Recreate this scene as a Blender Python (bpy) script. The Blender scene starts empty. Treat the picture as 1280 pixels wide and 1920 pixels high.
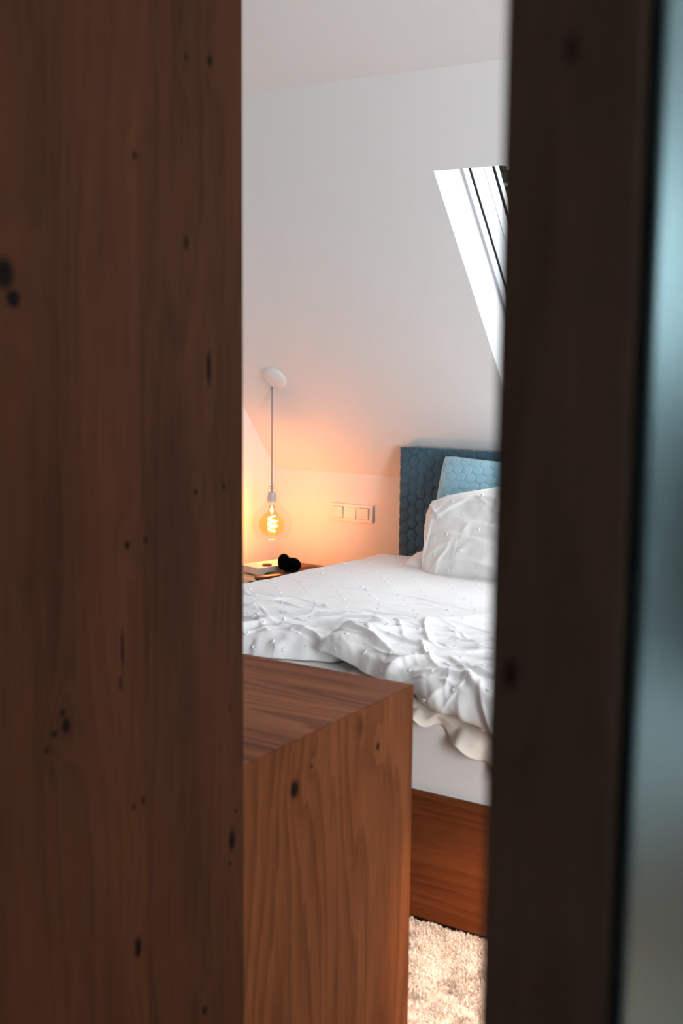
import bpy, bmesh, math, random
import numpy as np
from mathutils import Vector, Matrix

random.seed(7)
rng = np.random.default_rng(11)
sc = bpy.context.scene
COL = sc.collection

# ------------------------------------------------------------------ camera
RV = Vector((0.84274293, 0.53823976, 0.00907331))
UV = Vector((-0.08018192, 0.10884132, 0.99082008))
FV = Vector((-0.53231121, 0.83573413, -0.13488235))
cd = bpy.data.cameras.new('camera')
cam = bpy.data.objects.new('camera', cd)
COL.objects.link(cam)
cam.matrix_world = Matrix(((RV.x, UV.x, -FV.x, 0), (RV.y, UV.y, -FV.y, 0), (RV.z, UV.z, -FV.z, 1.5), (0, 0, 0, 1)))
cd.sensor_fit = 'VERTICAL'
cd.sensor_width = 24
cd.sensor_height = 36
cd.lens = 2223.97 / 1920 * 36
cd.clip_start = 0.05
cd.dof.use_dof = True
cd.dof.focus_distance = 4.2
cd.dof.aperture_fstop = 41.7 / 11.0
sc.camera = cam

# ------------------------------------------------------------------ view + world
sc.view_settings.view_transform = 'Standard'
sc.view_settings.look = 'None'
sc.view_settings.gamma = 1
sc.view_settings.use_curve_mapping = False
sc.view_settings.exposure = 0.64
world = bpy.data.worlds.new('world')
sc.world = world
world.use_nodes = True
wn = world.node_tree
bg = wn.nodes['Background']
sky = wn.nodes.new('ShaderNodeTexSky')
sky.sky_type = 'HOSEK_WILKIE'
sky.sun_direction = Vector((0.3, 0.5, 0.8)).normalized()
sky.turbidity = 6
mixs = wn.nodes.new('ShaderNodeMix'); mixs.data_type = 'RGBA'
mixs.inputs[0].default_value = 0.75
mixs.inputs[7].default_value = (0.80, 0.88, 1.0, 1)
wn.links.new(sky.outputs[0], mixs.inputs[6])
wn.links.new(mixs.outputs[2], bg.inputs[0])
bg.inputs[1].default_value = 0.65

SL = 0.88357033                    # roof slope angle
SN = Vector((0, math.sin(SL), math.cos(SL)))       # outward normal of the slope
SD = Vector((0, math.cos(SL), -math.sin(SL)))      # down the slope
YK, ZK = 4.756, 0.9207

def area(name, loc, aim, w, h, power, color, spread=180):
    l = bpy.data.lights.new(name, 'AREA'); l.shape = 'RECTANGLE'; l.size = w; l.size_y = h
    l.energy = power; l.color = color; l.spread = math.radians(spread)
    o = bpy.data.objects.new(name, l); COL.objects.link(o)
    o.location = loc
    o.rotation_euler = (Vector(aim) - Vector(loc)).to_track_quat('-Z', 'Y').to_euler()
    return o

def point(name, loc, power, color, radius):
    l = bpy.data.lights.new(name, 'POINT'); l.energy = power; l.color = color; l.shadow_soft_size = radius
    o = bpy.data.objects.new(name, l); COL.objects.link(o); o.location = loc
    return o

WX0, WX1 = -2.031, -1.28           # roof window
WC = Vector(((WX0 + WX1) / 2, 3.768, 2.124)) + SD * 0.62
p = WC + SN * 0.75
area('daylight_roof_window', p, WC - SN, 0.8, 1.35, 15, (0.88, 0.94, 1.0))
# daylight of the windows further along the room (out of the picture, to the right)
area('daylight_side_windows', (2.3, 2.8, 1.35), (-0.8, 3.0, 2.25), 1.5, 1.5, 33, (0.86, 0.94, 1.0))
area('bed_foot_fill', (1.25, 0.86, 1.25), (0.2, 4.0, 1.45), 1.2, 1.7, 100, (0.89, 0.95, 1.0))  # added fill before the partition, no window there; lights slope and bed foot
area('hall_fill', (0.2, -0.9, 2.3), (0.0, 0.2, 1.0), 0.8, 0.8, 0.9, (1.0, 0.93, 0.85))  # added unseen fill behind the camera, lifts the dark door stile
# unseen warm spot added above the rug for the glow at the bed's foot
wl = point('warm_rug_spot', (-0.80, 2.16, 0.95), 66, (1.0, 0.60, 0.36), 0.05)
wl.data.type = 'SPOT'
wl = bpy.data.objects['warm_rug_spot']; wl.data.spot_size = math.radians(56); wl.data.spot_blend = 0.9
wl.rotation_euler = (Vector((-1.10, 2.36, 0)) - wl.location).to_track_quat('-Z', 'Y').to_euler()
BULB = Vector((-3.19, 4.409, 0.707))
point('bulb_light', BULB, 4.6, (1.0, 0.29, 0.055), 0.022)

# ------------------------------------------------------------------ node helpers
def srgb(r, g, b):
    f = lambda c: (c / 255 / 12.92) if c <= 10.31 else ((c / 255 + 0.055) / 1.055) ** 2.4
    return (f(r), f(g), f(b), 1)

class NT:
    def __init__(s, name):
        s.m = bpy.data.materials.new(name); s.m.use_nodes = True
        s.t = s.m.node_tree; s.t.nodes.clear()
        s.out = s.t.nodes.new('ShaderNodeOutputMaterial')
    def n(s, typ, **kw):
        x = s.t.nodes.new(typ)
        for k, v in kw.items(): setattr(x, k, v)
        return x
    def l(s, a, b): s.t.links.new(a, b)
    def put(s, sock, v):
        if hasattr(v, 'is_output') or isinstance(v, bpy.types.NodeSocket): s.l(v, sock)
        else: sock.default_value = v
    def math(s, op, a, b=None, c=None):
        x = s.n('ShaderNodeMath', operation=op)
        s.put(x.inputs[0], a)
        if b is not None: s.put(x.inputs[1], b)
        if c is not None: s.put(x.inputs[2], c)
        return x.outputs[0]
    def vmath(s, op, a, b=None):
        x = s.n('ShaderNodeVectorMath', operation=op)
        s.put(x.inputs[0], a)
        if b is not None: s.put(x.inputs[1], b)
        return x.outputs['Value'] if op in ('DOT_PRODUCT', 'LENGTH') else x.outputs[0]
    def noise(s, vec, scale, detail=2, rough=0.5, dist=0.0):
        x = s.n('ShaderNodeTexNoise'); s.put(x.inputs['Vector'], vec)
        x.inputs['Scale'].default_value = scale; x.inputs['Detail'].default_value = detail
        x.inputs['Roughness'].default_value = rough; x.inputs['Distortion'].default_value = dist
        return x.outputs[0]
    def ramp(s, fac, stops):
        x = s.n('ShaderNodeValToRGB'); s.put(x.inputs[0], fac)
        e = x.color_ramp.elements
        while len(e) > 1: e.remove(e[-1])
        e[0].position, e[0].color = stops[0]
        for pz, c in stops[1:]:
            q = e.new(pz); q.color = c
        return x.outputs[0]
    def mix(s, fac, a, b, mode='MIX'):
        x = s.n('ShaderNodeMix', data_type='RGBA', blend_type=mode)
        s.put(x.inputs[0], fac); s.put(x.inputs[6], a); s.put(x.inputs[7], b)
        return x.outputs[2]
    def bsdf(s, color, rough=0.6, **kw):
        x = s.n('ShaderNodeBsdfPrincipled'); s.put(x.inputs['Base Color'], color); s.put(x.inputs['Roughness'], rough)
        for k, v in kw.items(): s.put(x.inputs[k], v)
        s.l(x.outputs[0], s.out.inputs[0])
        s.b = x
        return x
    def bump(s, h, strength=0.2, dist=0.002):
        x = s.n('ShaderNodeBump'); x.inputs['Strength'].default_value = strength; x.inputs['Distance'].default_value = dist
        s.put(x.inputs['Height'], h); s.l(x.outputs[0], s.b.inputs['Normal'])
    def pos(s): return s.n('ShaderNodeNewGeometry').outputs['Position']

def plain(name, col, rough=0.6, nscale=60, nstr=0.15, ndist=0.001, var=0.04, **kw):
    t = NT(name); P = t.pos()
    nz = t.noise(P, nscale, 3)
    c2 = tuple(max(0, c * (1 - var * 2)) for c in col[:3]) + (1,)
    big = t.noise(P, nscale / 12, 2)
    t.bsdf(t.mix(big, c2, col), rough, **kw)
    if nstr: t.bump(nz, nstr, ndist)
    return t.m

def wood(name, s_ax, t_ax, dark, mid, light, knots=(), board=0.13, soff=0.0, rough=0.5, contrast=1.0, rings=11.0, spec=0.04):
    """s_ax = across the grain, t_ax = along the grain (world axes); knots = (s, t, half width, half length, strength)"""
    t = NT(name)
    sep = t.n('ShaderNodeSeparateXYZ'); t.l(t.pos(), sep.inputs[0])
    S, T = sep.outputs[s_ax], sep.outputs[t_ax]
    cmb = t.n('ShaderNodeCombineXYZ'); t.l(S, cmb.inputs[0]); t.l(T, cmb.inputs[1]); cmb.inputs[2].default_value = soff
    V = cmb.outputs[0]
    sc1 = t.vmath('MULTIPLY', V, (5.0, 0.55, 1))
    field = t.math('MULTIPLY', t.noise(sc1, 1.0, 2, 0.45), rings)
    field = t.math('ADD', field, t.math('MULTIPLY', S, 20.0))
    dark_k = None
    for (ks, kt, w, h, a) in knots:
        d = t.vmath('SUBTRACT', V, (ks, kt, soff))
        d1 = t.vmath('MULTIPLY', d, (1 / (w * 4.0), 1 / (h * 5.5), 0))
        g = t.math('EXPONENT', t.math('MULTIPLY', t.vmath('DOT_PRODUCT', d1, d1), -1.0))
        field = t.math('ADD', field, t.math('MULTIPLY', g, 0.9 * a))
        wv = t.vmath('MULTIPLY', d, (1 / w, 1 / h, 0))
        k = t.math('EXPONENT', t.math('MULTIPLY', t.math('POWER', t.vmath('DOT_PRODUCT', wv, wv), 1.3), -1.0))
        k = t.math('MULTIPLY', k, a)
        dark_k = k if dark_k is None else t.math('MAXIMUM', dark_k, k)
    field = t.math('ADD', field, t.math('MULTIPLY', t.noise(t.vmath('MULTIPLY', V, (60, 4.0, 1)), 1.0, 2), 0.55))
    ring = t.math('FRACT', field)
    ring = t.math('MULTIPLY', t.math('MULTIPLY', t.math('POWER', ring, 2.0), t.math('SUBTRACT', 1.0, t.math('POWER', ring, 12.0))), 1.2)
    fibre = t.noise(t.vmath('MULTIPLY', V, (420, 9, 1)), 1.0, 3, 0.6)
    pores = t.noise(t.vmath('MULTIPLY', V, (900, 26, 1)), 1.0, 1)
    blotch = t.noise(t.vmath('MULTIPLY', V, (9, 1.3, 1)), 1.0, 3)
    wn_ = t.n('ShaderNodeTexWhiteNoise', noise_dimensions='1D')
    t.l(t.math('FLOOR', t.math('DIVIDE', t.math('ADD', S, 3.07), board)), wn_.inputs['W'])
    fac = t.math('ADD', t.math('MULTIPLY', ring, -0.30 * contrast), t.math('MULTIPLY_ADD', fibre, 0.62, -0.075))
    fac = t.math('ADD', fac, t.math('MULTIPLY', blotch, 0.55))
    fac = t.math('ADD', fac, t.math('MULTIPLY', wn_.outputs[0], 0.14))
    fac = t.math('ADD', fac, 0.03)
    col = t.ramp(fac, [(0.08, dark), (0.42, mid), (0.80, light)])
    pd = t.ramp(pores, [(0.28, (1, 1, 1, 1)), (0.40, (0, 0, 0, 1))])
    col = t.mix(t.math('MULTIPLY', pd, 0.35 * contrast), col, dark)
    if dark_k is not None:
        dk = tuple(c * 0.22 for c in dark[:3]) + (1,)
        col = t.mix(t.ramp(dark_k, [(0.12, (0, 0, 0, 1)), (0.75, (1, 1, 1, 1))]), col, dk)
    t.bsdf(col, rough, **{'Specular IOR Level': spec})
    t.bump(t.math('ADD', fibre, t.math('MULTIPLY', ring, -0.5)), 0.18, 0.0008)
    return t.m

# ------------------------------------------------------------------ mesh helpers
def setp(o, label=None, cat=None, group=None, kind=None):
    if label: o['label'] = label
    if cat: o['category'] = cat
    if group: o['group'] = group
    if kind: o['kind'] = kind
    return o

def thing(name, label, cat, loc=(0, 0, 0), rot=None, group=None, kind=None):
    o = bpy.data.objects.new(name, None); COL.objects.link(o)
    o.location = loc; o.empty_display_size = 0.05
    if rot: o.rotation_euler = rot
    return setp(o, label, cat, group, kind)

def link(name, me, mat, parent=None, world_coords=True, smooth=False):
    """world_coords: the mesh is written in world coordinates and moved into its parent's frame"""
    o = bpy.data.objects.new(name, me); COL.objects.link(o)
    for m in (mat if isinstance(mat, (list, tuple)) else [mat]): me.materials.append(m)
    if parent:
        o.parent = parent
        if world_coords:
            off = Vector((0, 0, 0)); q = parent
            while q: off += q.location; q = q.parent
            me.transform(Matrix.Translation(-off))
    if smooth:
        for f in me.polygons: f.use_smooth = True
    return o

def bm_mesh(bm, name='m'):
    me = bpy.data.meshes.new(name); bm.normal_update(); bm.to_mesh(me); bm.free(); return me

def add_box(bm, a, b, bev=0.0, M=None, seg=2):
    r = bmesh.ops.create_cube(bm, size=1)
    vs = r['verts']
    c = [(a[i] + b[i]) / 2 for i in range(3)]; s = [abs(b[i] - a[i]) for i in range(3)]
    for v in vs: v.co = Vector((c[0] + v.co.x * s[0], c[1] + v.co.y * s[1], c[2] + v.co.z * s[2]))
    if bev:
        es = list({e for v in vs for e in v.link_edges})
        r2 = bmesh.ops.bevel(bm, geom=es, offset=bev, segments=seg, affect='EDGES', profile=0.5)
        vs = list({v for f in r2['faces'] for v in f.verts} | {v for v in vs if v.is_valid})
    if M is not None:
        for v in vs: v.co = M @ v.co
    return vs

def box(name, a, b, mat, parent=None, bev=0.0, M=None):
    bm = bmesh.new(); add_box(bm, a, b, bev, M)
    return link(name, bm_mesh(bm, name), mat, parent)

def lathe(profile, origin, seg=64, M=None, close=False):
    vs, fs = [], []
    n = len(profile)
    for i in range(seg):
        a = 2 * math.pi * i / seg
        for r, z in profile: vs.append((r * math.cos(a), r * math.sin(a), z))
    for i in range(seg):
        j = (i + 1) % seg
        for k in range(n - 1): fs.append((i * n + k, j * n + k, j * n + k + 1, i * n + k + 1))
        if close: fs.append((i * n + n - 1, j * n + n - 1, j * n, i * n))
    me = bpy.data.meshes.new('lathe'); me.from_pydata(vs, [], fs)
    bm = bmesh.new(); bm.from_mesh(me); bmesh.ops.remove_doubles(bm, verts=bm.verts, dist=1e-6)
    bmesh.ops.recalc_face_normals(bm, faces=bm.faces)
    if M is not None: bmesh.ops.transform(bm, matrix=M, verts=bm.verts)
    bmesh.ops.translate(bm, verts=bm.verts, vec=Vector(origin))
    bm.to_mesh(me); bm.free(); return me

def tube(pts, rad, seg=10):
    bm = bmesh.new(); rings = []
    P = [Vector(q) for q in pts]
    for i, q in enumerate(P):
        d = (P[min(i + 1, len(P) - 1)] - P[max(i - 1, 0)]).normalized()
        u = d.orthogonal().normalized() if i == 0 else (u - d * u.dot(d)).normalized()
        w = d.cross(u)
        rr = rad[i] if isinstance(rad, (list, tuple)) else rad
        rings.append([bm.verts.new(q + (u * math.cos(2 * math.pi * k / seg) + w * math.sin(2 * math.pi * k / seg)) * rr) for k in range(seg)])
    for a, b in zip(rings, rings[1:]):
        for k in range(seg): bm.faces.new((a[k], a[(k + 1) % seg], b[(k + 1) % seg], b[k]))
    bm.faces.new(rings[0][::-1]); bm.faces.new(rings[-1])
    return bm_mesh(bm)

# numpy value noise ---------------------------------------------------------
_lat = rng.random((256, 256))
def vnoise(x, y):
    xi = np.floor(x).astype(int); yi = np.floor(y).astype(int)
    fx = x - xi; fy = y - yi
    fx = fx * fx * fx * (fx * (fx * 6 - 15) + 10); fy = fy * fy * fy * (fy * (fy * 6 - 15) + 10)
    a = _lat[xi % 256, yi % 256]; b = _lat[(xi + 1) % 256, yi % 256]
    c = _lat[xi % 256, (yi + 1) % 256]; d = _lat[(xi + 1) % 256, (yi + 1) % 256]
    return (a * (1 - fx) + b * fx) * (1 - fy) + (c * (1 - fx) + d * fx) * fy * 1.0 - 0.5
def fbm(x, y, o=3):
    r = 0; a = 1; s = 0
    for i in range(o):
        r = r + a * vnoise(x * 2 ** i + 17.3 * i, y * 2 ** i + 9.1 * i); s += a; a *= 0.5
    return r / s

def creases(X, Y, strokes):
    """strokes: (x, y, angle, length, width, height, bend): soft ridges with a sharp flank"""
    h = np.zeros_like(X)
    for (cx, cy, an, L, w, hh, bend) in strokes:
        dx = X - cx; dy = Y - cy
        a = dx * math.cos(an) + dy * math.sin(an)
        b = -dx * math.sin(an) + dy * math.cos(an) + bend * a * a
        b = b + 0.018 * vnoise(X * 9 + cx * 31, Y * 9 + cy * 17)
        env = np.exp(-(a / L) ** 2 * 1.5)
        ww = w * (0.7 + 0.6 * np.abs(a) / L)
        side = np.where(b > 0, np.exp(-np.abs(b / ww) ** 1.3), np.exp(-np.abs(b / (ww * 0.45)) ** 1.6))
        h += hh * env * side
    return h

def grid_mesh(P, closed_u=False):
    nu, nv = P.shape[:2]
    idx = np.arange(nu * nv).reshape(nu, nv)
    a = idx[:-1, :-1].ravel(); b = idx[1:, :-1].ravel(); c = idx[1:, 1:].ravel(); d = idx[:-1, 1:].ravel()
    return P.reshape(-1, 3), np.stack([a, b, c, d], 1)

def mesh_np(V, F, name='m'):
    me = bpy.data.meshes.new(name)
    me.from_pydata(V.tolist(), [], F.tolist() if hasattr(F, 'tolist') else F)
    me.update(); return me

def join_np(parts):
    Vs, Fs, o = [], [], 0
    for V, F in parts:
        Vs.append(V); Fs += (np.asarray(F) + o).tolist(); o += len(V)
    return np.concatenate(Vs), Fs

def tuft(pos, nrm, ang, r=0.009):
    """small woven loop standing off the cloth"""
    n = Vector(nrm).normalized(); u = n.orthogonal().normalized(); w = n.cross(u)
    d = u * math.cos(ang) + w * math.sin(ang); e = n.cross(d)
    V, F = [], []
    K = 9
    for i in range(K):
        th = math.pi * (i / (K - 1)) * 1.25 - 0.35
        for j, (rr, hh) in enumerate(((1.0, 0.0), (1.05, 0.45), (0.7, 0.62), (0.42, 0.12))):
            q = Vector(pos) + (d * math.cos(th) + e * math.sin(th)) * r * rr + n * (hh * r * (0.55 + 0.45 * math.sin(min(math.pi, max(0, th))))) - n * 0.001
            V.append(tuple(q))
    for i in range(K - 1):
        for j in range(3): F.append((i * 4 + j, (i + 1) * 4 + j, (i + 1) * 4 + j + 1, i * 4 + j + 1))
    return np.array(V), np.array(F)

# ------------------------------------------------------------------ materials
M_wall = plain('white_plaster', (0.79, 0.79, 0.785, 1), 0.85, 180, 0.12, 0.0006, 0.01)
M_sash = plain('sash_lacquer', (0.50, 0.51, 0.53, 1), 0.5, 60, 0.03, 0.0003, 0.01)
M_reveal = plain('white_lacquer', (0.72, 0.72, 0.72, 1), 0.6, 60, 0.03, 0.0003, 0.01)
M_black = plain('black_rubber', srgb(8, 12, 15), 0.8, 80, 0.05, **{'Specular IOR Level': 0.05})
M_floorw = wood('oak_floor', 1, 0, srgb(70, 42, 26), srgb(120, 78, 50), srgb(150, 104, 70), board=0.14)
KN_PANEL = [(1.065, 1.562, .012, .012, 1), (1.052, 1.592, .016, .022, .9), (1.295, 1.770, .0045, .006, .9), (1.465, 1.932, .006, .009, .9),
            (1.409, 1.926, .004, .006, .7), (1.406, 1.658, .006, .012, .8), (1.458, 1.471, .006, .028, .9), (1.424, 1.280, .004, .005, 1),
            (1.494, 1.282, .004, .009, .9), (1.268, 1.217, .005, .007, 1), (1.308, 1.219, .004, .006, .8), (1.254, 1.066, .003, .03, .9),
            (1.249, 1.015, .003, .012, .9), (1.139, .980, .008, .012, 1), (1.117, .974, .006, .005, .9), (1.103, .955, .004, .006, .8), (1.134, 1.0, .005, .006, .9),
            (1.295, .821, .0035, .007, 1), (1.273, .818, .004, .005, .8), (1.512, .680, .010, .022, .85), (1.507, .640, .004, .005, .8),
            (1.524, .728, .005, .004, .8), (1.507, .913, .004, .008, .6), (1.278, .591, .007, .018, 1), (1.437, .410, .008, .008, .75)]
M_panel = wood('smoked_oak_panel', 1, 2, srgb(25, 13, 7), srgb(45, 25, 14), srgb(66, 38, 22), KN_PANEL, 0.115, 3.1, 0.6, 0.42)
KN_CAB = [(1.702, .708, .014, .018, 1), (1.998, .705, .006, .008, 1), (1.758, .735, .005, .006, .8), (1.93, .765, .012, .03, .5)]
M_cab = wood('smoked_oak_side', 1, 2, srgb(46, 24, 12), srgb(78, 43, 23), srgb(106, 62, 36), KN_CAB, 0.2, 5.7, 0.55, 0.8, 11)
M_cabtop = wood('smoked_oak_top', 1, 0, srgb(60, 31, 19), srgb(122, 70, 44), srgb(158, 98, 65), [(1.73, -1.62, .02, .06, .6)], 0.25, 8.3, 0.5, 1.3, 13, 0.07)
M_bedwood = wood('red_oak_bed', 2, 0, srgb(62, 30, 15), srgb(98, 51, 27), srgb(120, 67, 37), (), 0.5, 2.2, 0.45, 1.0)
M_stile = wood('dark_oak_door', 0, 2, srgb(66, 51, 42), srgb(96, 76, 63), srgb(116, 92, 76), [(-0.291, 1.305, .004, .010, 1), (-0.265, 1.668, .005, .010, .6)], 0.3, 1.4, 0.6, 0.7)
M_mattress = plain('cream_mattress_cloth', (0.84, 0.82, 0.79, 1), 0.9, 700, 0.35, 0.0008, 0.02)
M_sheet = plain('cream_cotton', (0.78, 0.71, 0.62, 1), 0.9, 900, 0.2, 0.0005, 0.02)
def cloth(name, col):
    t = NT(name); P = t.pos()
    b = t.bsdf(col, 0.85, **{'Sheen Weight': 0.12, 'Sheen Roughness': 0.5})
    w = t.noise(P, 26, 4, 0.6)
    t.bump(t.math('ADD', w, t.math('MULTIPLY', t.noise(P, 900, 1), 0.08)), 0.25, 0.004)
    return t.m
M_duvet = cloth('white_tufted_cotton', (0.86, 0.86, 0.86, 1))
M_duvet2 = cloth('white_cotton', (0.84, 0.83, 0.81, 1))
def velvet():
    t = NT('blue_grey_velvet'); P = t.pos()
    nz = t.noise(P, 45, 3)
    c = t.mix(nz, srgb(50, 80, 96), srgb(68, 102, 120))
    t.bsdf(c, 0.75, **{'Sheen Weight': 0.35, 'Sheen Roughness': 0.35, 'Sheen Tint': srgb(160, 200, 220)})
    t.bump(t.noise(P, 1200, 2), 0.2, 0.0006)
    return t.m
M_velvet = velvet()
M_velvet_lit = plain('blue_velvet_lit', srgb(150, 196, 214), 0.75, 45, 0.15, 0.0006, 0.06, **{'Sheen Weight': 0.5})  # headboard fabric again, light on the cushion put into a paler blue
M_fur = plain('black_fur', (0.004, 0.004, 0.004, 1), 1.0, 300, 0.3, 0.002, 0, **{'Specular IOR Level': 0.02})
M_metal = plain('brushed_nickel', (0.45, 0.44, 0.42, 1), 0.35, 300, 0.05, 0.0003, 0.02, Metallic=1.0)
M_switch = plain('white_switch_plastic', (0.80, 0.79, 0.77, 1), 0.4, 100, 0.0)
M_socket = plain('grey_porcelain_socket', (0.62, 0.60, 0.58, 1), 0.35, 50, 0.0)
M_cable = plain('grey_textile_cable', (0.25, 0.22, 0.20, 1), 0.8, 900, 0.3, 0.0005)
M_paper = plain('book_pages', (0.78, 0.74, 0.68, 1), 0.85, 400, 0.2, 0.0005, 0.05)
M_cover = plain('cream_book_cover', (0.80, 0.74, 0.64, 1), 0.55, 60, 0.05)
M_amber = plain('amber_wood', srgb(176, 104, 46), 0.45, 200, 0.2, 0.001, 0.1)
M_leather = plain('brown_leather', srgb(120, 62, 30), 0.45, 300, 0.3, 0.0006, 0.1)
M_throw = plain('sand_quilted_cotton', srgb(214, 190, 158), 0.9, 500, 0.3, 0.0008, 0.05)
M_darkthrow = plain('dark_brown_wool', srgb(60, 44, 36), 0.95, 500, 0.3, 0.0008, 0.05)
M_night = wood('oak_nightstand', 1, 0, srgb(80, 50, 32), srgb(124, 84, 56), srgb(150, 106, 74))
M_leaf = plain('tree_leaf', (0.06, 0.12, 0.045, 1), 0.7, 30, 0.1)
M_bark = plain('bark', (0.10, 0.07, 0.05, 1), 0.9, 40, 0.4, 0.01)

def clear_glass(name, tint, fac=0.08):
    t = NT(name)
    tr = t.n('ShaderNodeBsdfTransparent'); tr.inputs[0].default_value = tint
    gl = t.n('ShaderNodeBsdfGlossy'); gl.inputs['Roughness'].default_value = 0.02
    fr = t.n('ShaderNodeLayerWeight'); fr.inputs[0].default_value = 0.35
    f = t.math('MULTIPLY_ADD', t.math('POWER', fr.outputs['Facing'], 4.0), 0.34, fac * 0.2)
    mx = t.n('ShaderNodeMixShader'); t.l(f, mx.inputs[0]); t.l(tr.outputs[0], mx.inputs[1]); t.l(gl.outputs[0], mx.inputs[2])
    t.l(mx.outputs[0], t.out.inputs[0]); return t.m
M_glass = clear_glass('clear_glass', (0.98, 0.98, 0.97, 1))
M_shade = clear_glass('clear_shade_glass', (0.998, 0.996, 0.99, 1), 0.06)
M_bulb = clear_glass('amber_bulb_glass', (1.0, 0.88, 0.62, 1), 0.05)
nt_ = M_bulb.node_tree; out_ = [n for n in nt_.nodes if n.type == 'OUTPUT_MATERIAL'][0]
src_ = out_.inputs[0].links[0].from_socket
tl_ = nt_.nodes.new('ShaderNodeBsdfTranslucent'); tl_.inputs[0].default_value = (1.0, 0.5, 0.16, 1)
mx_ = nt_.nodes.new('ShaderNodeMixShader'); mx_.inputs[0].default_value = 0.035
nt_.links.new(src_, mx_.inputs[1]); nt_.links.new(tl_.outputs[0], mx_.inputs[2]); nt_.links.new(mx_.outputs[0], out_.inputs[0])
def emit(name, col, s):
    t = NT(name); e = t.n('ShaderNodeEmission'); e.inputs[0].default_value = col; e.inputs[1].default_value = s
    t.l(e.outputs[0], t.out.inputs[0]); return t.m
M_fil = emit('glowing_filament', (1.0, 0.62, 0.28, 1), 60)
def frosted():
    t = NT('frosted_grey_green_glass')
    g = t.n('ShaderNodeBsdfGlass'); g.inputs['Color'].default_value = (0.46, 0.57, 0.59, 1)
    g.inputs['Roughness'].default_value = 0.42; g.inputs['IOR'].default_value = 1.3
    d = t.n('ShaderNodeBsdfTranslucent'); d.inputs[0].default_value = (0.35, 0.48, 0.50, 1)
    mx = t.n('ShaderNodeMixShader'); mx.inputs[0].default_value = 0.02
    t.l(g.outputs[0], mx.inputs[1]); t.l(d.outputs[0], mx.inputs[2]); t.l(mx.outputs[0], t.out.inputs[0])
    return t.m
M_frost = frosted()

# ------------------------------------------------------------------ structure
XL, XR, YN, ZC, ZF = -3.4232, 2.5, -1.6, 2.4095, -0.03
YC = YK - (ZC - ZK) / math.tan(SL)            # where slope meets the flat ceiling
T = 0.12
def st(o, label=None): o['kind'] = 'structure'; return o
st(box('floor', (XL - T, YN - T, ZF - 0.1), (XR + T, YK + T, ZF), M_floorw))
st(box('wall_left', (XL - T, YN - T, ZF), (XL, YK + T + 1, ZC + T), M_wall))
st(box('wall_far', (XL, YK, ZF), (XR, YK + T, ZK), M_wall))
st(box('wall_right', (XR, YN - T, ZF), (XR + T, YK + T + 1, ZC + T), M_wall))
st(box('wall_near', (XL, YN - T, ZF), (XR, YN, ZC), M_wall))
st(box('ceiling', (XL, YN - T, ZC), (XR, YC, ZC + T), M_wall))

def slopept(x, y_or_s, d=0.0):
    """s measured down the slope from the ceiling line, d outward"""
    base = Vector((x, YC, ZC)) + SD * y_or_s + SN * d
    return base
def s_of_y(y): return (y - YC) / math.cos(SL)
S0, S1 = s_of_y(3.768), s_of_y(3.768) + 1.22
S_end = s_of_y(YK)
D = 0.24
bm = bmesh.new()
xs = [XL, WX0, WX1, XR]; ss = [0, S0, S1, S_end]
vi = {}
for d in (0, D):
    for i, x in enumerate(xs):
        for j, s in enumerate(ss): vi[(i, j, d)] = bm.verts.new(slopept(x, s, d))
for d in (0, D):
    for i in range(3):
        for j in range(3):
            if i == 1 and j == 1: continue
            q = [vi[(i, j, d)], vi[(i + 1, j, d)], vi[(i + 1, j + 1, d)], vi[(i, j + 1, d)]]
            bm.faces.new(q if d else q[::-1])
hole = [(1, 1), (2, 1), (2, 2), (1, 2)]
for k in range(4):
    a, b = hole[k], hole[(k + 1) % 4]
    f = bm.faces.new([vi[(a[0], a[1], 0)], vi[(b[0], b[1], 0)], vi[(b[0], b[1], D)], vi[(a[0], a[1], D)]]); f.material_index = 1
for (a, b) in [((0, 0), (3, 0)), ((0, 3), (3, 3)), ((0, 0), (0, 3)), ((3, 0), (3, 3))]:
    bm.faces.new([vi[(a[0], a[1], 0)], vi[(b[0], b[1], 0)], vi[(b[0], b[1], D)], vi[(a[0], a[1], D)]])
slope = link('wall_slope', bm_mesh(bm), [M_wall, M_reveal]); st(slope)

# roof window -----------------------------------------------------------------
MS = Matrix.Translation(Vector((0, YC, ZC))) @ Matrix(((1, 0, 0, 0), (0, SD.y, SN.y, 0), (0, SD.z, SN.z, 0), (0, 0, 0, 1)))  # (x, s, d) -> world
win = thing('window_1', 'white framed roof window in the slope, its left side seen beside the dark door', 'window', slopept(WX0, S1, 0.2), kind='structure')
def ring_frame(name, inset, w, d0, d1, mat, parent):
    bm = bmesh.new()
    x0, x1, a0, a1 = WX0 + inset, WX1 - inset, S0 + inset, S1 - inset
    for A, B in (((x0, a0, d0), (x0 + w, a1, d1)), ((x1 - w, a0, d0), (x1, a1, d1)), ((x0 + w, a0, d0), (x1 - w, a0 + w, d1)), ((x0 + w, a1 - w, d0), (x1 - w, a1, d1))):
        add_box(bm, A, B, 0.0015, MS)
    return link(name, bm_mesh(bm), mat, parent)
ring_frame('window_frame', 0.001, 0.010, 0.178, 0.218, M_sash, win)
ring_frame('gasket', 0.001, 0.0105, 0.218, 0.233, M_black, win)
sash = ring_frame('sash', 0.001, 0.011, 0.233, 0.325, M_sash, win)
ring_frame('sash_lip', 0.001, 0.013, 0.325, 0.385, M_reveal, win)
ring_frame('outer_gasket', 0.001, 0.016, 0.385, 0.40, M_black, win)
ring_frame('flashing', 0.001, 0.016, 0.40, 0.43, M_metal, win)
bm = bmesh.new(); add_box(bm, (WX0 + 0.017, S0 + 0.017, 0.415), (WX1 - 0.017, S1 - 0.017, 0.421), 0, MS)
link('glass_pane', bm_mesh(bm), M_glass, win)

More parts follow.
